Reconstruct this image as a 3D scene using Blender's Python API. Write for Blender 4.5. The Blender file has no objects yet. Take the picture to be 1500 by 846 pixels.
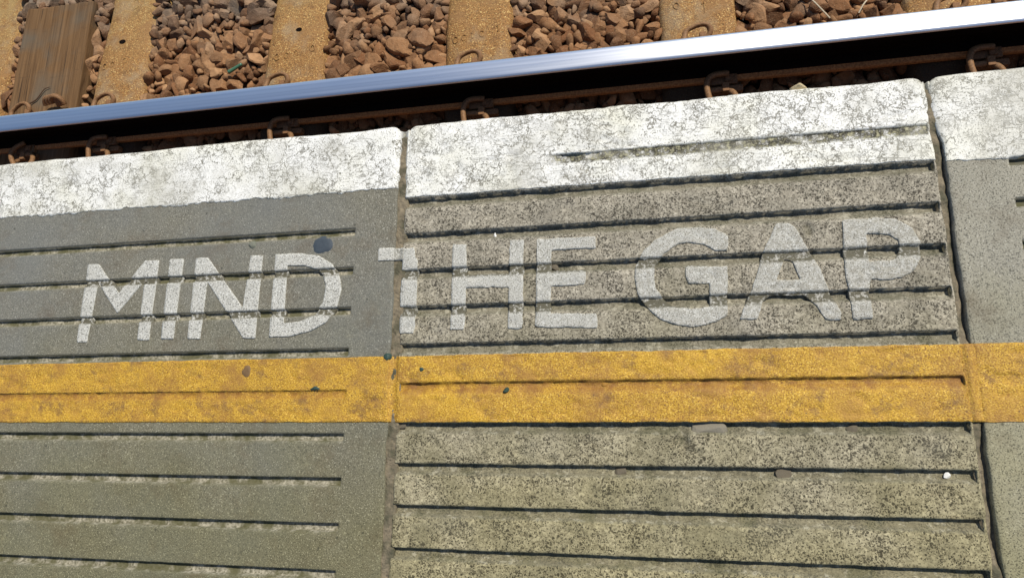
import bpy, bmesh, math, random
import numpy as np
from mathutils import Matrix, Vector
from mathutils.geometry import delaunay_2d_cdt
random.seed(7); rng = np.random.default_rng(11)
S = bpy.context.scene
C = S.collection

# ---------------------------------------------------------------- camera, world, sun, exposure
CAM_R = ((0.977945, 0.040905, 0.204818), (0.004731, 0.976045, -0.217519), (-0.208809, 0.213691, 0.954324))
CAM_P = (0.39718, -0.28377, 1.00143); FPX = 988.45
cd = bpy.data.cameras.new('camera'); cam = bpy.data.objects.new('camera', cd); C.objects.link(cam)
M4 = Matrix(CAM_R).to_4x4(); M4.translation = CAM_P; cam.matrix_world = M4
cd.sensor_fit = 'HORIZONTAL'; cd.sensor_width = 36.0; cd.lens = 36.0*FPX/1500.0; cd.clip_start = 0.02; cd.clip_end = 3000
S.camera = cam
SUN = Vector((0.95, 1.22, 2.05)).normalized()
el = math.asin(SUN.z); az = math.atan2(SUN.x, SUN.y)
w = bpy.data.worlds.new('World'); S.world = w; w.use_nodes = True
nt = w.node_tree; bg = nt.nodes['Background']
sky = nt.nodes.new('ShaderNodeTexSky'); sky.sky_type = 'NISHITA'; sky.sun_disc = False
sky.sun_elevation = el; sky.sun_rotation = az; sky.air_density = 1.0; sky.dust_density = 0.4; sky.ozone_density = 1.2
nt.links.new(sky.outputs[0], bg.inputs[0]); bg.inputs[1].default_value = 0.12
sl = bpy.data.lights.new('sun', 'SUN'); sl.energy = 5.0; sl.angle = math.radians(0.6); sl.color = (1.0, 0.93, 0.81)
so = bpy.data.objects.new('sun', sl); C.objects.link(so)
so.rotation_euler = SUN.to_track_quat('Z', 'Y').to_euler(); so.location = (2, 3, 5)
S.view_settings.view_transform = 'Standard'; S.view_settings.look = 'None'
S.view_settings.exposure = 0.0; S.view_settings.gamma = 1.0; S.view_settings.use_curve_mapping = False

# ---------------------------------------------------------------- helpers
def project(x, y, z):
    d = Matrix(CAM_R).transposed() @ (Vector((x, y, z)) - Vector(CAM_P))
    return 750 - FPX*d.x/d.z, 423 + FPX*d.y/d.z
def tag(o, label=None, cat=None, group=None, kind=None):
    for k, v in (('label', label), ('category', cat), ('group', group), ('kind', kind)):
        if v: o[k] = v
    return o
def mesh_np(name, co, faces, attrs=None, smooth=False):
    """faces: list of arrays (n,k)"""
    me = bpy.data.meshes.new(name)
    co = np.asarray(co, np.float32); me.vertices.add(len(co)); me.vertices.foreach_set('co', co.ravel())
    faces = [np.asarray(f, np.int32) for f in faces if len(f)]
    loops = np.concatenate([f.ravel() for f in faces])
    tot = np.concatenate([np.full(len(f), f.shape[1], np.int32) for f in faces])
    st = np.concatenate([[0], np.cumsum(tot)[:-1]]).astype(np.int32)
    me.loops.add(len(loops)); me.loops.foreach_set('vertex_index', loops)
    me.polygons.add(len(tot)); me.polygons.foreach_set('loop_start', st); me.polygons.foreach_set('loop_total', tot)
    me.update(calc_edges=True)
    for k, v in (attrs or {}).items():
        a = me.attributes.new(k, 'FLOAT', 'POINT'); a.data.foreach_set('value', np.asarray(v, np.float32))
    if smooth: me.polygons.foreach_set('use_smooth', np.ones(len(tot), bool))
    me.validate(); return me
def link(name, me, mat=None, parent=None):
    o = bpy.data.objects.new(name, me); C.objects.link(o)
    if mat is not None and me is not None and not me.materials: me.materials.append(mat)
    if parent: o.parent = parent
    return o
def from_bm(name, bm, mat, parent=None, smooth=False):
    bmesh.ops.recalc_face_normals(bm, faces=bm.faces)
    me = bpy.data.meshes.new(name); bm.to_mesh(me); bm.free()
    if smooth:
        for p in me.polygons: p.use_smooth = True
    return link(name, me, mat, parent)
def empty(name, loc=(0, 0, 0), rz=0):
    o = bpy.data.objects.new(name, None); C.objects.link(o); o.location = loc; o.rotation_euler = (0, 0, rz); o.empty_display_size = .03
    return o
def box(bm, x0, x1, y0, y1, z0, z1, bev=0.0):
    r = bmesh.ops.create_cube(bm, size=1)
    for v in r['verts']:
        v.co = Vector(((x0+x1)/2+v.co.x*(x1-x0), (y0+y1)/2+v.co.y*(y1-y0), (z0+z1)/2+v.co.z*(z1-z0)))
    if bev:
        es = list({e for v in r['verts'] for e in v.link_edges})
        bmesh.ops.bevel(bm, geom=es, offset=bev, segments=2, affect='EDGES', profile=.6)
def tube(bm, pts, r, n=10, sub=5, rfun=None):
    """round bar through the points (Catmull-Rom)"""
    P = [Vector(p) for p in pts]; Q = []
    for i in range(len(P)-1):
        a, b, c, d = P[max(i-1, 0)], P[i], P[i+1], P[min(i+2, len(P)-1)]
        for k in range(sub):
            t = k/sub
            Q.append(.5*((2*b)+(c-a)*t+(2*a-5*b+4*c-d)*t*t+(3*b-a-3*c+d)*t**3))
    Q.append(P[-1]); up = Vector((0.1, 0.2, 1)); rings = []
    for i, q in enumerate(Q):
        t = (Q[min(i+1, len(Q)-1)]-Q[max(i-1, 0)]).normalized()
        up = (up-t*up.dot(t)).normalized(); s = t.cross(up)
        rr = r*(rfun(i/(len(Q)-1)) if rfun else 1)
        rings.append([bm.verts.new(q+rr*(math.cos(k*2*math.pi/n)*up+math.sin(k*2*math.pi/n)*s)) for k in range(n)])
    for a, b in zip(rings, rings[1:]):
        for k in range(n): bm.faces.new((a[k], a[(k+1) % n], b[(k+1) % n], b[k]))
    bm.faces.new(rings[0]); bm.faces.new(rings[-1][::-1])

# value noise ------------------------------------------------------------------
def _h(ix, iy, s):
    n = (ix.astype(np.int64)*374761393 + iy.astype(np.int64)*668265263 + s*974711) & 0x7fffffff
    n = ((n ^ (n >> 13))*1274126177) & 0x7fffffff
    n = ((n ^ (n >> 16))*668265263) & 0x7fffffff
    return (n & 0xffff)/65535.0
def vn(x, y, s=0):
    x = np.asarray(x, float); y = np.asarray(y, float); x, y = np.broadcast_arrays(x, y)
    ix = np.floor(x); iy = np.floor(y); fx = x-ix; fy = y-iy
    fx = fx*fx*(3-2*fx); fy = fy*fy*(3-2*fy); ix = ix.astype(int); iy = iy.astype(int)
    a = _h(ix, iy, s); b = _h(ix+1, iy, s); c = _h(ix, iy+1, s); d = _h(ix+1, iy+1, s)
    return (a*(1-fx)+b*fx)*(1-fy)+(c*(1-fx)+d*fx)*fy
def fbm(x, y, s=0, o=3):
    t = 0; a = .5; n = 0
    for k in range(o): t = t+a*vn(x*2**k, y*2**k, s+k*17); n += a; a *= .5
    return t/n
def sstep(a, b, x):
    t = np.clip((x-a)/(b-a), 0, 1); return t*t*(3-2*t)

# ---------------------------------------------------------------- node materials
class Mat:
    def __init__(s, name):
        s.m = bpy.data.materials.new(name); s.m.use_nodes = True; s.t = s.m.node_tree
        s.b = s.t.nodes['Principled BSDF']; s.tc = s.t.nodes.new('ShaderNodeTexCoord').outputs['Object']; s.geo = None
    def n(s, ty, ins=None, **kw):
        nd = s.t.nodes.new(ty)
        for k, v in kw.items(): setattr(nd, k, v)
        for k, v in (ins or {}).items():
            if isinstance(v, bpy.types.NodeSocket): s.t.links.new(v, nd.inputs[k])
            else: nd.inputs[k].default_value = v
        return nd
    def pos(s):
        if not s.geo: s.geo = s.n('ShaderNodeNewGeometry').outputs['Position']
        return s.geo
    def map(s, sc=(1, 1, 1), loc=(0, 0, 0), v=None):
        return s.n('ShaderNodeMapping', {'Vector': v or s.tc, 'Scale': sc, 'Location': loc}).outputs[0]
    def noise(s, scale, detail=3, rough=.55, v=None, out='Fac', dist=0):
        return s.n('ShaderNodeTexNoise', {'Vector': v or s.tc, 'Scale': scale, 'Detail': detail, 'Roughness': rough, 'Distortion': dist}).outputs[out]
    def vor(s, scale, v=None, feature='F1', out='Distance', rand=1.0):
        return s.n('ShaderNodeTexVoronoi', {'Vector': v or s.tc, 'Scale': scale, 'Randomness': rand}, feature=feature).outputs[out]
    def ramp(s, f, stops, interp='LINEAR'):
        r = s.n('ShaderNodeValToRGB', {'Fac': f}); e = r.color_ramp; e.interpolation = interp
        while len(e.elements) < len(stops): e.elements.new(.5)
        for q, (p, c) in zip(e.elements, stops):
            q.position = p; q.color = (c, c, c, 1) if isinstance(c, (int, float)) else (*c, 1)
        return r.outputs['Color']
    def mix(s, f, a, b, mode='MIX'):
        q = s.n('ShaderNodeMix', data_type='RGBA', blend_type=mode, clamp_factor=True)
        for k, v in ((0, f), (6, a), (7, b)):
            if isinstance(v, bpy.types.NodeSocket): s.t.links.new(v, q.inputs[k])
            else: q.inputs[k].default_value = v if k == 0 else (*v, 1)
        return q.outputs[2]
    def math(s, op, a, b=0.0, clamp=False):
        q = s.n('ShaderNodeMath', {0: a, 1: b}, operation=op, use_clamp=clamp); return q.outputs[0]
    def attr(s, name): return s.n('ShaderNodeAttribute', attribute_name=name).outputs['Fac']
    def sep(s, v): return s.n('ShaderNodeSeparateXYZ', {0: v}).outputs
    def rgbv(s, c): return s.n('ShaderNodeSeparateColor', {0: c}).outputs[0]
    def bump(s, h, strength, dist, prev=None):
        i = {'Height': h, 'Strength': strength, 'Distance': dist}
        if prev is not None: i['Normal'] = prev
        return s.n('ShaderNodeBump', i).outputs[0]
    def done(s, col=None, rough=.8, normal=None, metal=0.0, spec=.3):
        for k, v in (('Base Color', col), ('Roughness', rough), ('Normal', normal), ('Metallic', metal), ('Specular IOR Level', spec)):
            if v is None: continue
            if isinstance(v, bpy.types.NodeSocket): s.t.links.new(v, s.b.inputs[k])
            else: s.b.inputs[k].default_value = (*v, 1) if k == 'Base Color' else v
        return s.m

def algae(m, col, amt=.8):
    """greenish algae growing further back on the platform, patchy"""
    y = m.sep(m.pos())[1]
    f = m.math('MULTIPLY_ADD', y, -2.6); m.t.nodes[-1].inputs[2].default_value = -.12
    f = m.math('ADD', f, m.math('MULTIPLY', m.math('SUBTRACT', m.noise(7, 4), .5), 1.3), True)
    return m.mix(m.math('MULTIPLY', f, amt), col, m.mix(1.0, col, (.88, .85, .56), 'MULTIPLY'))

def mat_fine(name, a, b, dark, blue, sedl):
    m = Mat(name)
    c = m.mix(m.noise(9, 4), a, b)
    c = m.mix(m.ramp(m.noise(520, 2), [(.34, dark), (.5, 0)]), c, (.06, .058, .045))
    c = m.mix(m.ramp(m.noise(560, 2, v=m.map(loc=(3, 1, 2))), [(.58, 0), (.70, .75)]), c, (.46, .44, .37))
    c = m.mix(m.ramp(m.vor(170), [(.06, .9), (.13, 0)]), c, (.50, .48, .42))
    c = m.mix(m.ramp(m.vor(95, m.map(loc=(5, 7, 1))), [(.04, .85), (.09, 0)]), c, (.035, .036, .03))
    c = m.mix(m.ramp(m.noise(3.2, 5), [(.42, 0), (.7, blue)]), c, (.14, .15, .15))
    c = m.mix(m.ramp(m.noise(13, 5, .7, v=m.map(loc=(1, 8, 4))), [(.52, 0), (.72, .5)]), c, (.105, .080, .05))
    c = m.mix(m.ramp(m.vor(26, m.map(loc=(9, 4, 1))), [(.03, .8), (.075, 0)]), c, (.055, .055, .045))
    c = m.mix(m.ramp(m.noise(44, 6, .75, v=m.map(loc=(4, 9, 2))), [(.60, 0), (.72, .5)]), c, (.30, .285, .22))
    c = algae(m, c)
    fl = m.attr('floor')
    sed = m.mix(m.ramp(m.noise(230, 3), [(.34, 0), (.66, 1)]), (.10, .094, .062), sedl)
    sed = m.mix(m.ramp(m.noise(38, 3), [(.42, 0), (.6, .85)]), sed, (.075, .072, .03))
    c = m.mix(fl, c, sed)
    h = m.math('ADD', m.math('MULTIPLY', m.noise(520, 3), .6), m.math('MULTIPLY', m.noise(110, 2), .6))
    return m.done(c, .82, m.bump(h, .6, .0013), spec=.25)
def mat_coarse():
    m = Mat('worn_aggregate_concrete')
    v = m.n('ShaderNodeVectorMath', {0: m.tc, 1: m.n('ShaderNodeVectorMath', {0: m.noise(160, 3, .7, out='Color'), 'Scale': .005}, operation='SCALE').outputs[0]}, operation='ADD').outputs[0]
    grain = m.rgbv(m.vor(430, v, out='Color')); g2 = m.rgbv(m.vor(190, v, out='Color'))
    c = m.mix(m.math('ADD', m.math('MULTIPLY', grain, .6), m.math('MULTIPLY', g2, .4)), (.15, .131, .096), (.49, .445, .350))
    c = m.mix(m.ramp(m.noise(14, 4), [(.40, 0), (.68, .6)]), c, (.18, .165, .125))
    dens = m.rgbv(m.ramp(m.noise(26, 4, .65), [(.36, .5), (.62, 1)]))
    def pits(scale, lo, hi, loc):
        vv = m.n('ShaderNodeVectorMath', {0: v, 1: loc}, operation='ADD').outputs[0]
        d = m.vor(scale, vv); k = m.rgbv(m.vor(scale, vv, out='Color'))
        rad = m.math('MULTIPLY', m.math('POWER', k, 1.6), m.math('MULTIPLY', dens, hi))
        return m.math('GREATER_THAN', rad, m.math('ADD', d, lo))
    pm = m.math('MAXIMUM', pits(560, .02, .84, (0, 0, 0)), m.math('MAXIMUM', pits(330, .02, .66, (3, 1, .5)), pits(150, .03, .44, (1, 5, .2))))
    pm = m.math('MULTIPLY', pm, m.rgbv(m.ramp(m.noise(400, 2), [(.3, 1), (.7, .75)])))
    c = m.mix(m.math('MULTIPLY', pm, .9), c, (.022, .019, .014))
    c = m.mix(m.ramp(m.noise(9, 5, v=m.map(loc=(2, 9, 0))), [(.55, 0), (.76, .4)]), c, (.15, .145, .13))
    c = algae(m, c)
    fl = m.attr('floor')
    sed = m.mix(m.noise(330, 3, .7), (.035, .034, .022), (.27, .25, .175))
    sed = m.mix(m.ramp(m.noise(75, 4, .7), [(.55, 0), (.63, .85)]), sed, (.42, .40, .31))
    sed = m.mix(m.ramp(m.noise(23, 3, v=m.map(loc=(1, 4, 2))), [(.48, 0), (.62, .7)]), sed, (.05, .056, .028))
    c = m.mix(m.math('MULTIPLY', fl, .62), c, sed)
    h = m.math('SUBTRACT', m.math('MULTIPLY', grain, .4), m.math('MULTIPLY', pm, 1.0))
    h = m.math('ADD', h, m.math('MULTIPLY', m.noise(80, 3), .8))
    return m.done(c, .85, m.bump(h, .75, .0017), spec=.2)
def mat_white():
    m = Mat('weathered_white_paint')
    c = m.mix(m.noise(30, 4), (.77, .765, .73), (.62, .615, .57))
    c = m.mix(m.ramp(m.noise(6.5, 5, .6), [(.46, 0), (.70, .6)]), c, (.60, .58, .43))
    def contour(scale, wd, loc, mlo, mhi, ms):
        q = m.noise(scale, 5, .62, v=m.map(loc=loc)); b = m.math('ABSOLUTE', m.math('SUBTRACT', q, .5))
        b = m.rgbv(m.ramp(b, [(wd*.35, 1), (wd, 0)]))
        return m.math('MULTIPLY', b, m.rgbv(m.ramp(m.noise(ms, 3, v=m.map(loc=(loc[1], 3, loc[0]))), [(mlo, 0), (mhi, 1)])))
    f = m.math('MAXIMUM', contour(15, .010, (1, 2, 3), .42, .48, 9), contour(48, .020, (6, 1, 4), .47, .55, 19))
    f = m.math('MAXIMUM', f, m.math('MULTIPLY', contour(100, .035, (3, 8, 1), .52, .60, 24), .7))
    d1 = m.math('MULTIPLY', m.rgbv(m.ramp(m.vor(260, out='Distance'), [(.12, 1), (.20, 0)])), m.rgbv(m.ramp(m.noise(24, 4, .65, v=m.map(loc=(7, 2, 3))), [(.46, 0), (.62, 1)])))
    d2 = m.math('MULTIPLY', m.rgbv(m.ramp(m.noise(430, 2), [(.35, 1), (.44, 0)])), m.rgbv(m.ramp(m.noise(30, 4, .65, v=m.map(loc=(2, 2, 9))), [(.34, .3), (.58, 1)])))
    f = m.math('MAXIMUM', f, m.math('MAXIMUM', d1, d2))
    lines = m.rgbv(m.ramp(m.noise(1, 4, .6, v=m.map((55, 430, 100))), [(.35, 1), (.42, 0)]))
    f = m.math('MAXIMUM', f, m.math('MULTIPLY', lines, m.rgbv(m.ramp(m.noise(9, 4, v=m.map(loc=(4, 2, 7))), [(.46, 0), (.58, .85)]))))
    c = m.mix(m.math('MULTIPLY', f, .88), c, (.10, .09, .06))
    fl = m.attr('floor')
    g = m.mix(m.ramp(m.noise(140, 4, .7), [(.48, 0), (.66, 1)]), (.025, .022, .010), (.36, .34, .21))
    c = m.mix(m.math('MULTIPLY', fl, m.rgbv(m.ramp(m.noise(70, 4, .7), [(.36, .1), (.5, 1)]))), c, g)
    c = m.mix(m.ramp(m.noise(4.5, 6, .68, v=m.map(loc=(11, 3, 6))), [(.48, 0), (.64, .6)]), c, (.36, .345, .28))
    h = m.math('SUBTRACT', m.math('MULTIPLY', m.noise(50, 4), 1.0), m.math('MULTIPLY', f, .6))
    return m.done(c, .6, m.bump(h, .55, .0016), spec=.3)
def mat_yellow():
    m = Mat('yellow_line_paint')
    c = m.mix(m.noise(30, 4), (.40, .222, .022), (.53, .312, .032))
    c = m.mix(m.ramp(m.noise(560, 3, .7), [(.38, .9), (.53, 0)]), c, (.15, .060, .014))
    c = m.mix(m.ramp(m.noise(470, 2, v=m.map(loc=(5, 5, 1))), [(.55, 0), (.66, .75)]), c, (.74, .50, .10))
    c = m.mix(m.ramp(m.noise(18, 5, .65), [(.46, 0), (.66, .75)]), c, (.27, .135, .035))
    c = m.mix(m.ramp(m.noise(5, 4, v=m.map(loc=(3, 2, 8))), [(.5, 0), (.7, .4)]), c, (.70, .42, .03))
    c = m.mix(m.ramp(m.vor(48, m.map(loc=(2, 2, 2))), [(.035, .9), (.06, 0)]), c, (.10, .06, .03))
    c = m.mix(m.ramp(m.noise(24, 6, .75, v=m.map(loc=(8, 1, 5))), [(.53, 0), (.66, .75)]), c, (.16, .085, .035))
    c = m.mix(m.math('MULTIPLY', m.attr('floor'), m.rgbv(m.ramp(m.noise(60, 4, .7), [(.40, .05), (.66, .8)]))), c, (.19, .08, .02))
    h = m.math('ADD', m.noise(420, 3), m.math('MULTIPLY', m.noise(90, 3), .8))
    return m.done(c, .62, m.bump(h, .8, .0015), spec=.3)
def mat_letter():
    m = Mat('faded_letter_paint')
    c = m.mix(m.noise(20, 4), (.37, .362, .32), (.49, .48, .43))
    c = m.mix(m.ramp(m.noise(560, 2), [(.36, .95), (.48, 0)]), c, (.085, .083, .07))
    c = m.mix(m.ramp(m.noise(520, 2, v=m.map(loc=(5, 3, 1))), [(.56, 0), (.66, .85)]), c, (.66, .66, .62))
    x = m.sep(m.pos())[0]
    wear = m.math('MULTIPLY', m.math('ADD', x, .15), .7, True)
    c = m.mix(m.math('MULTIPLY', wear, m.rgbv(m.ramp(m.noise(150, 4, .7), [(.40, .15), (.6, 1)]))), c, (.19, .172, .128))
    fl = m.math('MULTIPLY', m.attr('floor'), m.rgbv(m.ramp(m.noise(160, 3, .7), [(.38, 0), (.5, 1)])))
    c = m.mix(fl, c, (.09, .083, .055))
    h = m.math('ADD', m.noise(520, 2), m.noise(100, 3))
    return m.done(c, .7, m.bump(h, .6, .0013), spec=.3)
def mat_mortar():
    m = Mat('joint_mortar')
    c = m.mix(m.noise(150, 4), (.05, .042, .028), (.31, .255, .17))
    c = m.mix(m.ramp(m.noise(30, 3), [(.45, 0), (.6, .8)]), c, (.06, .06, .035))
    return m.done(c, .9, m.bump(m.noise(160, 4), 1, .004))
def mat_rust(name, a, b, rough=.75, bump=.5, grain=160):
    m = Mat(name)
    c = m.mix(m.noise(28, 4), a, b)
    c = m.mix(m.ramp(m.noise(grain, 3), [(.4, .6), (.6, 0)]), c, tuple(x*.45 for x in a))
    return m.done(c, rough, m.bump(m.noise(grain, 3), bump, .0012), spec=.3 if a[0] > .02 else .03)
def mat_polish():
    m = Mat('polished_rail_head')
    st = m.noise(1, 3, .6, v=m.map((.25, 120, 60)))
    st2 = m.noise(1, 2, .5, v=m.map((2.5, 70, 30)))
    c = m.mix(m.ramp(st, [(.3, 0), (.7, 1)]), (.74, .755, .78), (.98, .98, .98))
    r = m.math('MULTIPLY_ADD', st2, .10); m.t.nodes[-1].inputs[2].default_value = .245
    return m.done(c, r, m.bump(st, .12, .001), metal=1.0)
def mat_stone():
    m = Mat('ballast_stone')
    rnd = m.math('FRACT', m.math('ADD', m.attr('rnd'), m.n('ShaderNodeObjectInfo').outputs['Random']))
    grey = m.ramp(rnd, [(0, (.085, .088, .075)), (.35, (.15, .145, .125)), (.6, (.10, .11, .10)), (.8, (.20, .19, .165)), (1, (.12, .115, .095))])
    brown = m.ramp(rnd, [(0, (.17, .074, .030)), (.3, (.29, .150, .068)), (.55, (.12, .055, .024)), (.8, (.38, .215, .105)), (1, (.21, .095, .038))])
    p = m.sep(m.pos())
    f = m.math('SUBTRACT', m.math('ADD', p[1], m.math('MULTIPLY', p[0], .06)), 1.12)    # iron dust lies near the rail
    f = m.math('ADD', m.math('MULTIPLY', f, 2.2), m.math('MULTIPLY', m.math('SUBTRACT', m.noise(9, 3, v=m.pos()), .5), 1.4), True)
    f = m.math('MULTIPLY', f, m.math('ADD', m.math('MULTIPLY', rnd, .5), .5))
    c = m.mix(f, brown, grey)
    c = m.mix(m.ramp(m.noise(60, 4, v=m.pos()), [(.4, 0), (.7, .55)]), c, m.mix(1.0, c, (.5, .47, .42), 'MULTIPLY'))
    c = m.mix(m.ramp(m.noise(330, 2, v=m.pos()), [(.6, 0), (.72, .6)]), c, (.42, .32, .20))
    h = m.math('ADD', m.noise(220, 4, v=m.pos()), m.math('MULTIPLY', m.noise(70, 3, v=m.pos()), 1.4))
    return m.done(c, .85, m.bump(h, .7, .003), spec=.2)
def mat_sleeper():
    m = Mat('rust_dusted_concrete')
    c = m.mix(m.noise(16, 4), (.23, .112, .034), (.345, .18, .056))
    c = m.mix(m.ramp(m.noise(210, 3), [(.38, .9), (.52, 0)]), c, (.10, .05, .017))
    c = m.mix(m.ramp(m.noise(190, 2, v=m.map(loc=(4, 4, 4))), [(.59, 0), (.67, .85)]), c, (.66, .46, .18))
    p = m.sep(m.pos())
    f = m.math('MULTIPLY', m.math('SUBTRACT', p[1], 1.20), 1.6, True)
    c = m.mix(m.math('MULTIPLY', f, m.rgbv(m.ramp(m.noise(26, 3), [(.35, .2), (.6, 1)]))), c, (.33, .235, .095))
    c = m.mix(m.ramp(m.noise(11, 4, v=m.map(loc=(9, 2, 1))), [(.52, 0), (.68, .75)]), c, (.24, .13, .05))
    c = m.mix(m.ramp(m.noise(7, 5, .7, v=m.map(loc=(3, 6, 2))), [(.50, 0), (.68, .6)]), c, (.29, .225, .14))
    c = m.mix(m.ramp(m.noise(19, 5, .7, v=m.map(loc=(6, 1, 9))), [(.56, 0), (.70, .7)]), c, (.12, .062, .025))
    c = m.mix(m.ramp(p[1], [(.87, .93), (.93, 0)]), c, (.028, .018, .010))      # shade of the gap painted dark on the platform side
    h = m.math('ADD', m.noise(210, 3), m.math('MULTIPLY', m.noise(60, 3), .7))
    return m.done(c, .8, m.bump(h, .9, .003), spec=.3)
def mat_wood():
    m = Mat('old_timber')
    g = m.noise(1, 5, .65, v=m.map((110, 3.0, 60)), dist=.12)
    c = m.mix(m.ramp(g, [(.3, 0), (.7, 1)]), (.085, .044, .017), (.175, .10, .044))
    c = m.mix(m.ramp(m.noise(1, 3, v=m.map((95, 2.2, 60))), [(.30, 1), (.37, 0)]), c, (.035, .02, .010))
    c = m.mix(m.ramp(m.noise(5, 3), [(.5, 0), (.7, .55)]), c, (.10, .095, .075))
    c = m.mix(m.ramp(m.noise(1, 2, v=m.map((14, 120, 20))), [(.66, 0), (.75, .5)]), c, (.06, .035, .02))
    return m.done(c, .8, m.bump(g, .6, .004), spec=.2)
def mat_plain(name, c1, c2, scale=120, rough=.7, bump=.4, spec=.3):
    m = Mat(name)
    return m.done(m.mix(m.noise(scale, 3), c1, c2), rough, m.bump(m.noise(scale*1.5, 3), bump, .001), spec=spec)

FINE = mat_fine('fine_concrete', (.122, .115, .088), (.190, .178, .136), .85, .55, (.36, .335, .26))
FINE2 = mat_fine('pale_concrete', (.235, .220, .172), (.33, .31, .245), .9, .12, (.10, .098, .07))
COARSE, WHITE, YELLOW, LETTER, MORTAR = mat_coarse(), mat_white(), mat_yellow(), mat_letter(), mat_mortar()
STONE, SLEEPER, WOOD, POLISH = mat_stone(), mat_sleeper(), mat_wood(), mat_polish()
RUST = mat_rust('rusty_steel', (.17, .085, .038), (.27, .14, .062))
SHADE_DARK = mat_rust('shade_dark_steel', (.007, .005, .004), (.012, .008, .006), .9)  # near-black colour stands in for shade on rail web, foot slope and dimples
FOOT = mat_rust('rail_foot_rust', (.34, .15, .05), (.46, .22, .078))
CLIP = mat_rust('clip_rust', (.20, .10, .042), (.28, .155, .07), .65, .3)

# ---------------------------------------------------------------- setting: ground, platform body
bm = bmesh.new(); box(bm, -400, 400, -400, 400, -1.45, -1.34)
tag(from_bm('ground', bm, mat_plain('dark_earth', (.05, .04, .03), (.09, .07, .05), 12)), kind='structure')
bm = bmesh.new(); box(bm, -8, 8, -6, .09, -1.33, -.105)
def mat_brick():
    m = Mat('platform_brickwork')
    v = m.n('ShaderNodeVectorRotate', {'Vector': m.tc, 'Angle': math.pi/2, 'Axis': (1, 0, 0)}).outputs[0]
    br = m.n('ShaderNodeTexBrick', {'Vector': v, 'Color1': (.17, .075, .045, 1), 'Color2': (.11, .055, .04, 1), 'Mortar': (.2, .18, .15, 1), 'Scale': 1.0, 'Brick Width': .225, 'Row Height': .075, 'Mortar Size': .006})
    return m.done(br.outputs[0], .9, m.bump(m.noise(90, 3), .5, .003))
tag(from_bm('platform_body', bm, mat_brick()), kind='structure')
bm = bmesh.new(); box(bm, -8, 8, -6, -.665, -.1049, -.004)
tag(from_bm('platform_surface', bm, mat_plain('platform_tarmac', (.06, .06, .055), (.11, .105, .095), 260, .9, .8)), kind='structure')

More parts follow.
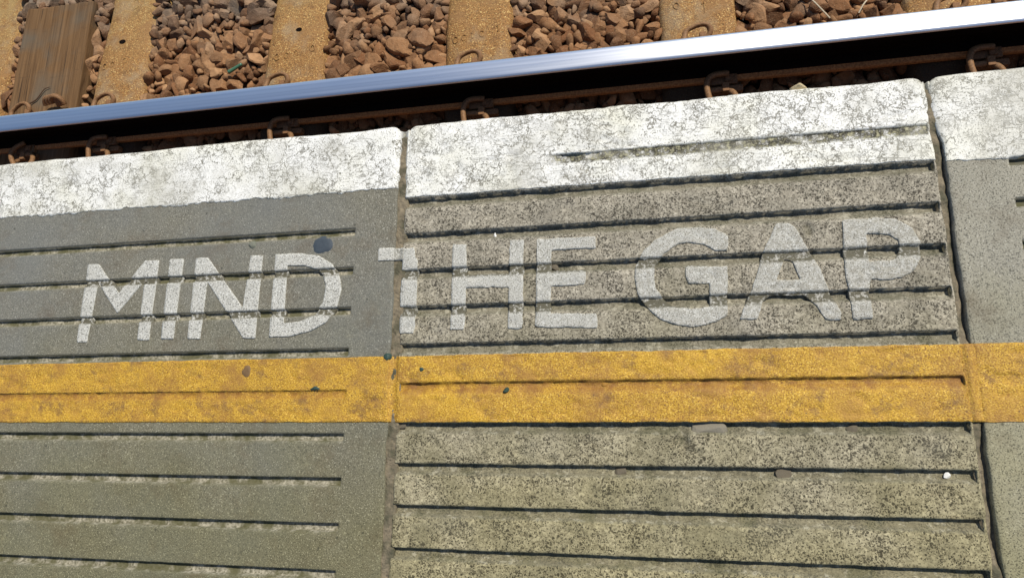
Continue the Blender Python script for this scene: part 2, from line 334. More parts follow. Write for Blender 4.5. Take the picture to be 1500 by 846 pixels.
# ---------------------------------------------------------------- paving slabs
EDGE, BACK, NOSE = .2373, -.66, .0095
YT, YB = -.1565, -.2585
class Slab:
    def __init__(s, x0, x1, grooves, w, d, worn, gx, white_b, mat, seed, level=0.0, damage=()):
        s.x0, s.x1, s.gr, s.w, s.d, s.worn, s.gx, s.wb, s.mat, s.seed, s.level, s.damage = x0, x1, grooves, w, d, worn, gx, white_b, mat, seed, level, damage
        if worn: s.prof = [(-.0035, 0), (-.0012, -.0003), (0, -.0011), (.0013, -d), (w-.0065, -d*.9), (w-.002, -.0022), (w+.002, -.0003), (w+.004, 0)]
        else: s.prof = [(-.0012, 0), (0, -.0003), (.0010, -d), (w-.0022, -d*.92), (w-.0003, -.0008), (w+.001, 0)]
    def rows(s, lo=None, hi=None, step=.0035):
        lo = BACK if lo is None else lo; hi = EDGE if hi is None else hi
        r = {lo, hi}
        for t, k, *_ in s.gr:
            for a, b in s.prof: r.add(t-a)
            r.add(t-.0035); r.add(t-s.w*.5)
        if hi > EDGE-.02:
            for k in range(1, 8): r.add(EDGE-NOSE*(1-math.sin(k*math.pi/16)))
        r = sorted(q for q in r if lo <= q <= hi); out = [r[0]]
        for q in r[1:]:
            if q-out[-1] < 2e-4: continue
            n = max(1, int(round((q-out[-1])/step))); a = out[-1]
            out += [a+(q-a)*k/n for k in range(1, n+1)]
        return np.array(out)
    def cols(s, lo=None, hi=None, step=.0032):
        lo = s.x0 if lo is None else lo; hi = s.x1 if hi is None else hi
        r = {lo, hi, lo+.0015, lo+.004, hi-.0015, hi-.004}
        for g in s.gx: r |= {g-.0016, g}
        r = sorted(q for q in r if lo <= q <= hi); out = [r[0]]
        for q in r[1:]:
            if q-out[-1] < 1e-4: continue
            n = max(1, int(round((q-out[-1])/step))); a = out[-1]
            out += [a+(q-a)*k/n for k in range(1, n+1)]
        return np.array(out)
    def surf(s, x, v, soft=0.0):
        """(x, v) -> warped x, y, z and how much groove dirt lies there"""
        z = np.full(np.shape(x), s.level); fl = np.zeros(np.shape(x))
        a, b = s.gx
        mx = np.clip((x-(a-.0016))/.0016, 0, 1)*np.clip((b-x)/.0016, 0, 1)
        for t, k, *g0 in s.gr:
            ss = t-v; p = np.interp(ss, [q[0] for q in s.prof], [q[1] for q in s.prof], 0, 0)
            sed = (fbm(x/.02, v/.02, s.seed+5)-.35)*s.d*(.35 if s.worn else .35)
            if g0: k = k*sstep(g0[0]-.03, g0[0]+.01, x)
            deep = np.clip(-p/s.d, 0, 1)
            z = z+(p*k+np.where(deep > .8, np.maximum(sed, -.0004)*k, 0))*mx
            up = np.interp(ss, [0, .0012, s.w-.001, s.w+.0015], [0, 1, 1, 0], 0, 0)
            fl = np.maximum(fl, up*mx*np.minimum(1, k*2.9))
        z = z+(fbm(x/.06, v/.06, s.seed)-.5)*.0016
        A = .0010 if s.worn else .0004
        z = z+(fbm(x/.011, v/.011, s.seed+3)-.5)*A
        if s.worn:                       # chips along the groove lips
            ch = sstep(.62, .78, fbm(x/.03, v/.012, s.seed+9)); z = z-ch*.0016
        for (dx, dy, rx, ry, dep) in s.damage:
            q = np.sqrt(((x-dx)/rx)**2+((v-dy)/ry)**2)+(fbm(x/.01, v/.01, s.seed+31)-.5)*1.2
            z = z-sstep(1.0, .45, q)*dep; fl = np.maximum(fl, sstep(.9, .4, q)*.9)
        e = np.minimum(x-s.x0, s.x1-x); z = z-np.clip(.004-e, 0, 1)**2*110*(1+0*x)
        e2 = np.clip(.012-e, 0, 1)
        z = z-sstep(.10, .16, v)*e2**2*15
        q = np.clip((v-(EDGE-NOSE))/NOSE, 0, 1)
        z = z-NOSE*(1-np.sqrt(np.clip(1-q*q, 0, 1)))
        wob = (fbm(x/.010, v/.03, s.seed+12)-.5)*(.0016 if s.worn else .0006)
        y = v+wob
        y = y+(fbm(x/.09, 0*x, s.seed+20)-.5)*.005*sstep(EDGE-.04, EDGE, v)
        c = np.clip(.016-e, 0, .016); y = y-(.016-np.sqrt(np.clip(.016**2-c*c, 0, 1)))*sstep(EDGE-.05, EDGE-.005, v)
        xo = x+(fbm(v/.03, 0*v, s.seed+40)-.5)*.004*np.clip(1-e/.012, 0, 1)
        if s.x0 > .5: xo = xo-.0078*sstep(.125, .185, v)*np.clip(1-(x-s.x0)/.05, 0, 1)
        return xo, y, z, fl
def grid_mesh(name, X, Y, Z, FL, skirt, smooth=True, front=0.0):
    ny, nx = X.shape
    co = np.stack([X, Y, Z], -1).reshape(-1, 3); fl = FL.ravel()
    i = np.arange(nx*ny).reshape(ny, nx)
    q = np.stack([i[:-1, :-1], i[:-1, 1:], i[1:, 1:], i[1:, :-1]], -1).reshape(-1, 4)
    loop = np.concatenate([i[0, :], i[1:, -1], i[-1, -2::-1], i[-2:0:-1, 0]])
    n0 = len(co); low = co[loop].copy(); low[:, 2] = (low[:, 2]-skirt) if skirt < .02 else -skirt
    co = np.vstack([co, low]); fl = np.concatenate([fl, fl[loop]*0])
    k = len(loop); a = np.arange(k); b = (a+1) % k
    sk = np.stack([loop[a], n0+a, n0+b, loop[b]], -1)
    fs = [q, sk]
    if skirt >= .02: fs.append(np.array([n0+a[::-1]]))
    return mesh_np(name, co, fs, {'floor': fl}, smooth)
def sheet(name, sl, vlo, vhi, mat, parent, zoff, rag_lo=0.0, rag_hi=0.0, fill=1.0, front=False, seed=0, x0=None, x1=None):
    xs = sl.cols(x0, x1); vs = sl.rows(vlo, vhi)
    vs = np.array(sorted(set(np.round(list(vs)+[vlo+.003, vhi-.003], 6))))
    vs = vs[np.concatenate([[True], np.diff(vs) > 2e-4])]
    X, V = np.meshgrid(xs, vs)
    xo, y, z, fl = sl.surf(X, V)
    if fill < 1.0:                                    # thick paint partly fills the groove and softens it
        zb = sl.level+(fbm(X/.06, V/.06, sl.seed)-.5)*.0016+(fbm(X/.02, V/.01, seed+8)-.5)*.0012
        z = np.where(z < zb, zb+(z-zb)*fill, z)
        for _ in range(2): z[1:-1] = np.maximum(z[1:-1], .25*z[:-2]+.5*z[1:-1]+.25*z[2:])
    if fill < 1.0: y[1:-1] += (fbm(X/.008, V*0+V/.05, seed+15)-.5)[1:-1]*.0032*np.clip(fl*2, 0, 1)[1:-1]; z -= sstep(.60, .72, fbm(X/.02, V/.008, seed+18))*.0016*np.clip((V-vlo)/.004, 0, 1)*np.clip((vhi-V)/.004, 0, 1)
    z = z+zoff
    y[0] += (fbm(xs/.02, xs*0, seed+1)-.5)*2*rag_lo+(vn(xs/.006, xs*0, seed+2)-.5)*rag_lo*.8
    if not front: y[-1] += (fbm(xs/.03, xs*0, seed+3)-.5)*2*rag_hi
    if front:                                          # paint wraps over the nose of the slab
        y = y+.0012*sstep(EDGE-NOSE, EDGE, V)
        yy = y[-1:]; X = np.vstack([X]+[X[-1:]]*4); xo = np.vstack([xo]+[xo[-1:]]*4)
        y = np.vstack([y]+[yy-.0002*k for k in range(4)]); z = np.vstack([z]+[z[-1:]-.012*(k+1) for k in range(4)])
        fl = np.vstack([fl]+[fl[-1:]*0]*4)
    return link(name, grid_mesh(name, xo, y, z, fl, .0032), mat, parent)
def build_slab(sl, label):
    xs, vs = sl.cols(), sl.rows(); X, V = np.meshgrid(xs, vs)
    xo, y, z, fl = sl.surf(X, V)
    under = sstep(sl.wb+.004, sl.wb+.005, V)+sstep(YB+.004, YB+.005, V)*sstep(YT-.004, YT-.005, V)
    z = z-.0028*np.clip(under, 0, 1)
    o = link('paving_slab', grid_mesh('paving_slab', xo, y, z, fl, .095), sl.mat)
    tag(o, label, 'paving slab', 'ridged slabs along the platform edge')
    return o
def in_poly(p, loops):
    c = False
    for L in loops:
        for (x1, y1), (x2, y2) in zip(L, L[1:]+L[:1]):
            if (y1 > p[1]) != (y2 > p[1]) and p[0] < (x2-x1)*(p[1]-y1)/(y2-y1)+x1: c = not c
    return c
def round_loop(L, r=.0022):
    out = []
    n = len(L)
    for i in range(n):
        a, b, c = Vector(L[i-1]), Vector(L[i]), Vector(L[(i+1) % n])
        d1, d2 = (a-b).length, (c-b).length; k = min(r, .4*d1, .4*d2)
        p, q = b+(a-b).normalized()*k, b+(c-b).normalized()*k
        for t in (0, .5, 1): out.append((1-t)**2*p+2*t*(1-t)*b+t*t*q)
    res = []
    for a, b in zip(out, out[1:]+out[:1]):
        m = max(1, int((b-a).length/.0028))
        res += [a+(b-a)*k/m for k in range(m)]
    return res
def letter(name, sl, loops, parent, seed, zoff=.0017):
    V, E, segs, base = [], [], [], 0
    jl = []
    for L in loops:
        R = round_loop(L); J = []
        for p in R:
            q = 1.0*(sl.worn*.6+.4)
            J.append((p.x+(float(fbm(np.array(p.x/.009), np.array(p.y/.009), seed))-.5)*.0026*q, p.y+(float(fbm(np.array(p.x/.009), np.array(p.y/.009), seed+7))-.5)*.0026*q))
        jl.append(J); n0 = len(V); V += [Vector(p) for p in J]; E += [(n0+k, n0+(k+1) % len(J)) for k in range(len(J))]
    xs = [p[0] for p in jl[0]]; ys = [p[1] for p in jl[0]]
    x0, x1, y0, y1 = min(xs), max(xs), min(ys), max(ys)
    cx = np.arange(x0+.0005, x1, .0034)
    for r in sl.rows():
        if y0 < r < y1:
            n0 = len(V); V += [Vector((float(a), float(r))) for a in cx]
            E += [(n0+k, n0+k+1) for k in range(len(cx)-1)]
    ov, oe, of = delaunay_2d_cdt(V, E, [], 0, 1e-6)[:3]
    keep = [f for f in of if in_poly(((ov[f[0]].x+ov[f[1]].x+ov[f[2]].x)/3, (ov[f[0]].y+ov[f[1]].y+ov[f[2]].y)/3), jl)]
    used = sorted({i for f in keep for i in f}); mp = {i: k for k, i in enumerate(used)}
    P = np.array([(ov[i].x, ov[i].y) for i in used]); F = [[mp[i] for i in f] for f in keep]
    xo, y, z, fl = sl.surf(P[:, 0], P[:, 1])
    z = np.where(z < sl.level-.0012, sl.level-.0012+(z-sl.level+.0012)*.42, z)     # thick paint bridges the grooves
    cnt = {}
    for f in F:
        for a, b in zip(f, f[1:]+f[:1]): cnt[(a, b)] = 1
    bd = [(a, b) for (a, b) in cnt if (b, a) not in cnt]
    co = np.stack([xo, y, z+zoff], -1)
    bv = sorted({i for e in bd for i in e}); bm_ = {i: len(co)+k for k, i in enumerate(bv)}
    low = co[bv].copy(); low[:, 2] -= zoff+.0012+np.where(fl[bv] > .3, .006, 0)
    co2 = np.vstack([co, low]); fl2 = np.concatenate([fl, fl[bv]])
    sk = np.array([[a, bm_[a], bm_[b], b] for a, b in bd])
    me = mesh_np(name, co2, [np.array(F), sk], {'floor': fl2}, False)
    return link(name, me, LETTER, parent)

LETTERS = {
 'M': [[(-0.605,0.023),(-0.582,0.022),(-0.531,-0.034),(-0.485,0.024),(-0.457,0.023),(-0.458,-0.119),(-0.481,-0.119),(-0.481,-0.012),(-0.478,-0.009),(-0.529,-0.07),(-0.578,-0.012),(-0.584,-0.12),(-0.605,-0.119)]],
 'I': [[(-0.435,0.024),(-0.407,0.023),(-0.41,-0.119),(-0.434,-0.118)]],
 'N': [[(-0.382,0.023),(-0.359,0.023),(-0.282,-0.069),(-0.276,0.022),(-0.253,0.021),(-0.254,-0.122),(-0.276,-0.121),(-0.355,-0.02),(-0.358,-0.12),(-0.382,-0.119)]],
 'D': [[(-0.229,0.022),(-0.182,0.021),(-0.148,0.015),(-0.123,-0.001),(-0.108,-0.024),(-0.104,-0.045),(-0.11,-0.074),(-0.128,-0.099),(-0.154,-0.112),(-0.19,-0.12),(-0.229,-0.12)],[(-0.205,0.001),(-0.172,-0.001),(-0.152,-0.008),(-0.138,-0.02),(-0.132,-0.037),(-0.135,-0.066),(-0.151,-0.086),(-0.175,-0.096),(-0.204,-0.098)]],
 'T0': [[(-0.042,0.022),(-0.014,0.021),(-0.014,-0.0),(-0.042,0.001)]],
 'T1': [[(-0.003,0.02),(0.02,0.02),(0.022,0.005),(0.026,-0.002),(0.027,-0.072),(0.024,-0.12),(-0.001,-0.12),(-0.001,-0.051),(-0.002,0.001)]],
 'H': [[(0.085,0.022),(0.108,0.021),(0.108,-0.03),(0.177,-0.03),(0.179,0.023),(0.201,0.023),(0.199,-0.118),(0.176,-0.118),(0.177,-0.052),(0.108,-0.051),(0.107,-0.117),(0.084,-0.117)]],
 'E': [[(0.222,0.023),(0.313,0.021),(0.314,0.003),(0.245,0.003),(0.243,-0.03),(0.298,-0.03),(0.296,-0.053),(0.244,-0.054),(0.242,-0.096),(0.313,-0.099),(0.313,-0.12),(0.219,-0.116)]],
 'G': [[(0.508,0.012),(0.49,0.023),(0.463,0.027),(0.436,0.027),(0.407,0.014),(0.385,-0.005),(0.372,-0.03),(0.37,-0.045),(0.374,-0.072),(0.386,-0.092),(0.408,-0.112),(0.429,-0.12),(0.451,-0.123),(0.474,-0.12),(0.5,-0.109),(0.505,-0.035),(0.445,-0.032),(0.444,-0.044),(0.448,-0.058),(0.478,-0.059),(0.476,-0.095),(0.45,-0.097),(0.424,-0.092),(0.412,-0.081),(0.401,-0.064),(0.399,-0.047),(0.401,-0.029),(0.415,-0.011),(0.434,0.002),(0.453,0.004),(0.474,-0.0),(0.49,-0.011),(0.507,-0.011)]],
 'A': [[(0.577,0.026),(0.595,0.025),(0.604,0.015),(0.617,-0.016),(0.63,-0.045),(0.64,-0.079),(0.652,-0.109),(0.651,-0.12),(0.631,-0.118),(0.62,-0.097),(0.607,-0.081),(0.561,-0.08),(0.551,-0.088),(0.54,-0.115),(0.516,-0.113),(0.534,-0.077),(0.556,-0.015)],[(0.584,-0.028),(0.57,-0.059),(0.603,-0.06),(0.594,-0.033)]],
 'P': [[(0.666,0.025),(0.713,0.026),(0.736,0.022),(0.755,0.008),(0.763,-0.012),(0.763,-0.03),(0.751,-0.053),(0.734,-0.063),(0.709,-0.065),(0.695,-0.062),(0.691,-0.077),(0.692,-0.119),(0.667,-0.119),(0.664,-0.069),(0.663,-0.038)],[(0.695,0.004),(0.726,-0.001),(0.736,-0.01),(0.737,-0.025),(0.727,-0.037),(0.695,-0.038)]],
}

MID_G = [(.163, .34, .255)]+[(.1056-.0607*k, 1.0) for k in range(13)]
LEFT_G = [(.0605-.0667*k-(.0004*k), 1.0) for k in range(11)]
RIGHT_G = [(.104-.0602*k, 1.0) for k in range(13)]
SL_L = Slab(-.96, -.0145, LEFT_G, .0135, .0105, False, (-2, -.0855), .1245, FINE, 101, .0012)
SL_M = Slab(-.0005, .797, MID_G, .0172, .0118, True, (-.2, .7945), .1075, COARSE, 202, 0.0,
            damage=((.428, -.285, .015, .016, .0085), (.437, -.300, .022, .004, .005), (.620, .013, .008, .014, .004), (.242, -.312, .009, .006, .004), (.505, -.255-.02, .03, .006, .002), (.290, .158, .036, .0050, .0035)))
SL_R = Slab(.8095, 1.72, RIGHT_G, .0135, .0095, False, (.8895, 3), .1035, FINE2, 303, -.0006)
slabs = []
for sl, lab in ((SL_L, 'smooth grey-green ridged slab lettered MIND, left of the mortar joint'),
                (SL_M, 'pitted worn ridged slab lettered THE GAP, between the two joints'),
                (SL_R, 'plain grey slab without letters at the right edge beyond the dark open joint')):
    o = build_slab(sl, lab); slabs.append(o)
    sd = sl.seed
    wp = sheet('white_edge_paint', sl, sl.wb, EDGE, WHITE, o, .0010, rag_lo=.0007 if sl is SL_M else .0042, front=True, seed=sd+50)
    sheet('yellow_line_paint', sl, YB, YT, YELLOW, o, .0012, rag_lo=.0009, rag_hi=.0010, fill=.42 if sl is SL_L else .62, seed=sd+60)
for ch, sl, par in [(c, SL_L, slabs[0]) for c in ('M', 'I', 'N', 'D', 'T0')]+[(c, SL_M, slabs[1]) for c in ('T1', 'H', 'E', 'G', 'A', 'P')]:
    letter('painted_letter', sl, LETTERS[ch], par, ord(ch[0])+len(ch))['label'] = 'faded pale letter '+ch[0]
xs = np.linspace(-.0165, .0012, 8); vs = np.linspace(.0005, .0212, 9); X, V = np.meshgrid(xs, vs)      # the T runs over the mortar
link('painted_letter', grid_mesh('painted_letter', X, V, .0012-.003*np.sin(np.clip((X+.0150)/.0150, 0, 1)*math.pi)+(fbm(X/.005, V/.005, 4)-.5)*.002, X*0+.45, .004), LETTER, slabs[1])['label'] = 'faded pale bar of the letter T over the joint'
# mortar and dirt in the two joints
def joint(xa, xb, label, dep, cat, mat, parent, seed):
    xs = np.linspace(xa, xb, 9); vs = np.arange(BACK, EDGE-.006, .003); X, V = np.meshgrid(xs, vs)
    z = -dep(V, (X-xa)/(xb-xa))+(fbm(X/.006, V/.012, seed)-.5)*.006
    z = np.minimum(z, -.001); z -= sstep(EDGE-.022, EDGE-.006, V)*.02
    return link('joint_mortar', grid_mesh('joint_mortar', X, V, z, z*0, .095), mat, parent)
joint(-.0185, .0035, '', lambda v, u: .0030+0*v, '', MORTAR, slabs[1], 5)
joint(.793, .8150, '', lambda v, u: .003+.010*sstep(.35, .75, u+(fbm(v/.03, v*0, 77)-.5)*.5)*sstep(.17, .10, v)*(1-sstep(YB-.01, YB, v)*sstep(YT+.01, YT, v)*.75), '', MORTAR, slabs[2], 6)
# yellow line and white paint carried across the joints
for (xa, xb, par, sd) in ((-.0150, .0005, slabs[1], 8), (.7965, .8100, slabs[2], 9)):
    for lo, hi, mat in ((YB, YT, YELLOW), (.112 if sd == 8 else .140, EDGE-.008, WHITE)):
        k2 = 0.0 if (mat is YELLOW or sd == 8) else .0078
        xs = np.linspace(xa-.002, xb+.002, 12); vs = np.arange(lo, hi+.0015, .003); X, V = np.meshgrid(xs, vs)
        u = (X-xa)/(xb-xa); dip = np.sin(np.clip(u, 0, 1)*math.pi)
        X = X-k2*sstep(.125, .185, V)*np.clip(u, 0, 1)
        z = .0002-dip*((.0026 if sd == 8 else -.0020) if mat is YELLOW else .0052)-(fbm(X/.008, V/.014, sd)-.5)*.003*dip
        if mat is WHITE: z = z-(.0035 if sd == 9 else .0008)-.016*sstep(lo+.035, lo, V)
        link('yellow_line_paint' if mat is YELLOW else 'white_edge_paint', grid_mesh('joint_paint', X, V, z, dip*(0 if mat is YELLOW else .8), .0032), mat, par)

# ---------------------------------------------------------------- track: bed, sleepers, rail, fastenings
ZR = -.9496; RY = .9065; ZSL = -1.098        # rail top, rail centre line, sleeper top
xs = np.arange(-6, 6.01, .06); vs = np.arange(.085, 5, .06); X, V = np.meshgrid(xs, vs)
Z = -1.19+(fbm(X/.12, V/.12, 3)-.5)*.03
bed = tag(link('ballast_bed', grid_mesh('ballast_bed', X, V, Z, Z*0, 1.33), mat_plain('ballast_dust', (.018, .011, .007), (.04, .024, .014), 60)), kind='structure')

SLEEP = [(-2.395, .245, 0), (-2.032, .335, 1), (-1.693, .235, 0), (-.911, .240, 0), (-.185, .236, 0), (.582, .238, 0), (1.335, .238, 0)]
SLAB_LABELS = ['rust-dusted concrete sleeper cut off by the left edge, left of the timber sleeper', '',
  'rust-dusted concrete sleeper directly right of the timber sleeper', 'rust-dusted concrete sleeper right of the green tube in the ballast',
  'rust-dusted concrete sleeper in the middle, behind the THE lettering', 'rust-dusted concrete sleeper behind the letter G, with a big looped clip',
  'rust-dusted concrete sleeper just showing at the top right corner']
def concrete_sleeper(xc, wd, label, seed):
    ys = np.arange(.50, 3.0, .02); prof = [(-.035-wd/2, -.16), (-wd/2, -.012), (-wd/2+.014, -.002), (-wd/4, .0), (0, .001), (wd/4, 0), (wd/2-.014, -.002), (wd/2, -.012), (wd/2+.035, -.16)]
    X = np.array([[xc+p[0]*(1+.035*math.sin((y-.9)*2.2)) for p in prof] for y in ys])
    Zc = np.array([[ZSL+p[1]-.035*float(sstep(1.06, 1.55, np.array(y))) for p in prof] for y in ys])
    Y = np.repeat(ys[:, None], len(prof), 1)
    X += (fbm(Y/.06, X*0, seed)-.5)*.006
    Zc += (fbm(X/.03, Y/.03, seed+1)-.5)*.004
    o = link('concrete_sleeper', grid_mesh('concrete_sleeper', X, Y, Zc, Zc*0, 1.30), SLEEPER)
    return tag(o, label, 'sleeper', 'concrete sleepers under the rail')
def emboss(parent, items):
    for kind, x, y, s in items:
        bm = bmesh.new()
        zz = ZSL-.035*float(sstep(1.06, 1.55, np.array(y)))
        if kind == 'o':
            tube(bm, [(x+s*.7*math.cos(a), y+s*math.sin(a), zz+.001) for a in [k*math.pi/5 for k in range(11)]], .0022, 6, 2)
        elif kind == 'i': tube(bm, [(x-s*.4, y+s*.8, zz+.001), (x, y+s, zz+.001), (x, y-s, zz+.001)], .0024, 6, 3)
        elif kind == 'c': tube(bm, [(x+s*.7*math.cos(a), y+s*math.sin(a), zz+.001) for a in [.6+k*4.9/8 for k in range(9)]], .0022, 6, 2)
        elif kind == 'dimple':
            r = bmesh.ops.create_circle(bm, cap_ends=True, segments=10, radius=s)
            for v in r['verts']: v.co = Vector((x+v.co.x*1.3, y+v.co.y*.8, zz+.0035))
        from_bm('embossed_mark' if kind != 'dimple' else 'lifting_hole', bm, SLEEPER if kind != 'dimple' else SHADE_DARK, parent)
objs = []
for i, (xc, wd, wood) in enumerate(SLEEP):
    if not wood: objs.append(concrete_sleeper(xc, wd, SLAB_LABELS[i], 40+i)); continue
    bm = bmesh.new(); box(bm, xc-wd/2, xc+wd/2, .62, 1.515, -1.30, ZSL+.012, .006)
    bmesh.ops.bisect_plane  # (edges kept simple, wear comes from the noise below)
    bmesh.ops.subdivide_edges(bm, edges=[e for e in bm.edges if e.calc_length() > .1], cuts=24, use_grid_fill=True)
    for v in bm.verts:
        k = float(fbm(np.array(v.co.x/.012), np.array(v.co.y/.25), 5))-.5
        v.co.z += k*.008; v.co.x += (float(fbm(np.array(v.co.y/.1), np.array(v.co.z/.05), 6))-.5)*.010
        v.co.y += (float(fbm(np.array(v.co.x/.03), np.array(v.co.z/.05), 9))-.5)*.012
        v.co.x += -.012*max(0, v.co.z-ZSL+.1)*0
    o = from_bm('timber_sleeper', bm, WOOD)
    objs.append(tag(o, 'old brown timber sleeper with split grain between two concrete sleepers', 'sleeper'))
emboss(objs[3], [('o', -.985, 1.148, .013), ('c', -.945, 1.150, .012), ('o', -.905, 1.154, .012), ('o', -.838, 1.168, .013), ('dimple', -.905, 1.262, .010)])
emboss(objs[4], [('o', -.268, 1.128, .013), ('c', -.236, 1.133, .012), ('i', -.205, 1.137, .012), ('c', -.170, 1.14, .012), ('i', -.11, 1.155, .012)])
emboss(objs[2], [('o', -1.775, 1.205, .013), ('c', -1.74, 1.21, .012), ('o', -1.683, 1.22, .013), ('dimple', -1.715, 1.318, .012), ('o', -1.69, 1.50, .022)])
emboss(objs[5], [('o', .513, 1.157, .012), ('i', .604, 1.135, .02)])

prof = [(-.0365, -.040), (-.0365, -.012), (-.0355, -.006), (-.032, -.0022), (-.024, -.0008), (-.012, -.0002), (0, 0), (.012, -.0002), (.024, -.0008), (.0295, -.0018), (.0325, -.0036), (.0352, -.0075), (.0365, -.013), (.0365, -.040),
        (.012, -.056), (.009, -.075), (.009, -.100), (.014, -.116), (.054, -.128), (.056, -.131), (.056, -.1415), (-.058, -.1415), (-.058, -.131), (-.055, -.127), (-.0425, -.1235), (-.014, -.116), (-.009, -.100), (-.009, -.075), (-.012, -.056)]
xs = np.arange(-7, 7.01, .1); n = len(prof); co = []; F = []
for i, x in enumerate(xs):
    for p in prof: co.append((x, RY+p[0], ZR+p[1]))
for i in range(len(xs)-1):
    for k in range(n): F.append((i*n+k, (i+1)*n+k, (i+1)*n+(k+1) % n, i*n+(k+1) % n))
me = mesh_np('rail', co, [np.array(F)], None, False)
for m_ in (POLISH, SHADE_DARK, FOOT, RUST): me.materials.append(m_)
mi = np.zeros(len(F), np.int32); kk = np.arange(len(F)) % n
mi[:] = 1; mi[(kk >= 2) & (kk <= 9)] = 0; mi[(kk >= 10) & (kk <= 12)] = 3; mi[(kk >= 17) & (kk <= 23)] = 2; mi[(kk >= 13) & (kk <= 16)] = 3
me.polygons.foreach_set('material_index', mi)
sm = np.zeros(len(F), bool); sm[(kk >= 2) & (kk <= 11)] = True; me.polygons.foreach_set('use_smooth', sm)
rail = tag(link('rail', me), 'steel running rail with shiny worn head crossing all the sleepers', 'rail')

def fastening_parts():
    bm = bmesh.new()
    tube(bm, [(.026, -.010, .022), (.008, -.010, .026), (-.016, -.008, .029), (-.036, .002, .031), (-.045, .024, .031), (-.044, .056, .029), (-.036, .084, .029), (-.012, .100, .031),
              (.014, .105, .034), (.034, .096, .030), (.038, .066, .020), (.018, .040, .012), (-.014, .037, .010), (-.042, .037, .010)], .0098, 10, 5)
    bmesh.ops.recalc_face_normals(bm, faces=bm.faces); clip = bpy.data.meshes.new('spring_clip'); bm.to_mesh(clip); bm.free()
    for p in clip.polygons: p.use_smooth = True
    bm = bmesh.new(); box(bm, -.032, .054, -.016, .018, -.012, .009, .003); box(bm, .016, .040, -.012, .012, .0085, .016, .002)
    bmesh.ops.recalc_face_normals(bm, faces=bm.faces); ins = bpy.data.meshes.new('insulator'); bm.to_mesh(ins); bm.free()
    bm = bmesh.new(); box(bm, .004, .026, .019, .050, -.02, .026, .004); box(bm, -.040, .008, .022, .047, -.02, .002, .003); box(bm, .022, .070, .023, .044, -.02, .006, .003)
    bmesh.ops.recalc_face_normals(bm, faces=bm.faces); sh = bpy.data.meshes.new('shoulder'); bm.to_mesh(sh); bm.free()
    for m_, mm in ((clip, CLIP), (ins, RUST), (sh, RUST)): m_.materials.append(mm)
    return clip, ins, sh
CLIPM, INSM, SHM = fastening_parts()
def fastening(x, side, label, tilt=0.0, dy=0.0):
    zf = ZR-.130
    y = RY+side*(.054+dy)
    o = empty('rail_fastening', (x, y, zf), math.pi if side < 0 else 0)
    tag(o, label, 'rail clip', 'spring clips holding the rail')
    mir = -1 if side < 0 else 1
    for nm, me in (('spring_clip', CLIPM), ('insulator', INSM), ('shoulder', SHM)):
        c = link(nm, me, None, o); c.scale = (mir, 1 if side < 0 or nm != 'spring_clip' else .66, .9)
        if nm == 'spring_clip': c.rotation_euler = (0, 0, tilt)
    return o
near = [(-2.075, 'near-side', 'rusty spring clip below the rail at the far left, on the timber sleeper', .5), (-1.693, '', 'rusty C-shaped spring clip below the rail, second from the left', 0),
        (-.911, '', 'rusty C-shaped spring clip below the rail above the letter D', .03), (-.172, '', 'rusty C-shaped spring clip below the rail, above the letter H', -.03),
        (.635, '', 'rusty C-shaped spring clip below the rail, left of the pale mortar lump', .05), (1.39, '', 'rusty C-shaped spring clip below the rail at the right end', .02)]
for x, _, lab, t in near: fastening(x, -1, lab, t)
far = [(-2.09, 'rusty spring clip above the rail at the lower left of the timber sleeper', .3), (-1.70, 'rusty spring clip loop above the rail on the sleeper right of the timber', 0.05),
       (-.945, 'rusty spring clip loop above the rail on the sleeper right of the green tube', -.05), (-.20, 'rusty spring clip loop above the rail on the middle sleeper', .04),
       (.575, 'large rusty spring clip loop above the rail on the sleeper behind the letter G', 0), (1.32, 'rusty spring clip above the rail at the top right corner', -.04)]
for x, lab, t in far: fastening(x, 1, lab, t, .012)
# heap of rusty iron rings on the timber sleeper
o = empty('iron_washers', (-1.955, .985, ZSL+.02)); tag(o, 'rusty coiled iron spring washers lying on the timber sleeper beside the rail', 'washer')
for k in range(3):
    bm = bmesh.new(); R_ = .030-.002*k
    tube(bm, [(R_*math.cos(a)+.017*k, .6*R_*math.sin(a)+.048, .018+.022*math.sin(a)+.004*k) for a in [-.35+k2*math.pi/8 for k2 in range(10)]], .0105, 8, 3)
    from_bm('ring', bm, CLIP, o, True)

# ---------------------------------------------------------------- ballast
def stone_mesh(name, seed, sub):
    r = random.Random(seed); bm = bmesh.new(); bmesh.ops.create_icosphere(bm, subdivisions=sub, radius=1)
    sx, sy, sz = r.uniform(.9, 1.45), r.uniform(.72, 1.0), r.uniform(.6, .95)
    pl = []
    for k in range(r.randint(7, 10)):
        v = Vector((r.gauss(0, 1), r.gauss(0, 1), r.gauss(0, 1))).normalized(); pl.append((v, r.uniform(.42, .74)))
    for v in bm.verts:
        for _ in range(2):
            for nrm, d in pl:
                t = v.co.dot(nrm)-d
                if t > 0: v.co -= nrm*t*.97
        v.co = Vector((v.co.x*sx, v.co.y*sy, v.co.z*sz))*1.42
        v.co += Vector((r.uniform(-1, 1), r.uniform(-1, 1), r.uniform(-1, 1)))*.018
    me = bpy.data.meshes.new(name); bm.to_mesh(me); bm.free()
    a = me.attributes.new('rnd', 'FLOAT', 'POINT'); a.data.foreach_set('value', np.full(len(me.vertices), seed*.137 % 1, np.float32))
    me.materials.append(STONE); return me
BIG = [stone_mesh('stone', 100+k, 3) for k in range(16)]
SMALL = [stone_mesh('small_stone', 300+k, 2) for k in range(10)]
def free(x, y, r):
    for xc, wd, wood in SLEEP:
        if wood:
            if xc-wd/2-.4*r < x < xc+wd/2+.4*r and y < 1.515+.5*r: return False
        elif abs(x-xc) < wd/2+.006+.45*r: return False
    return True
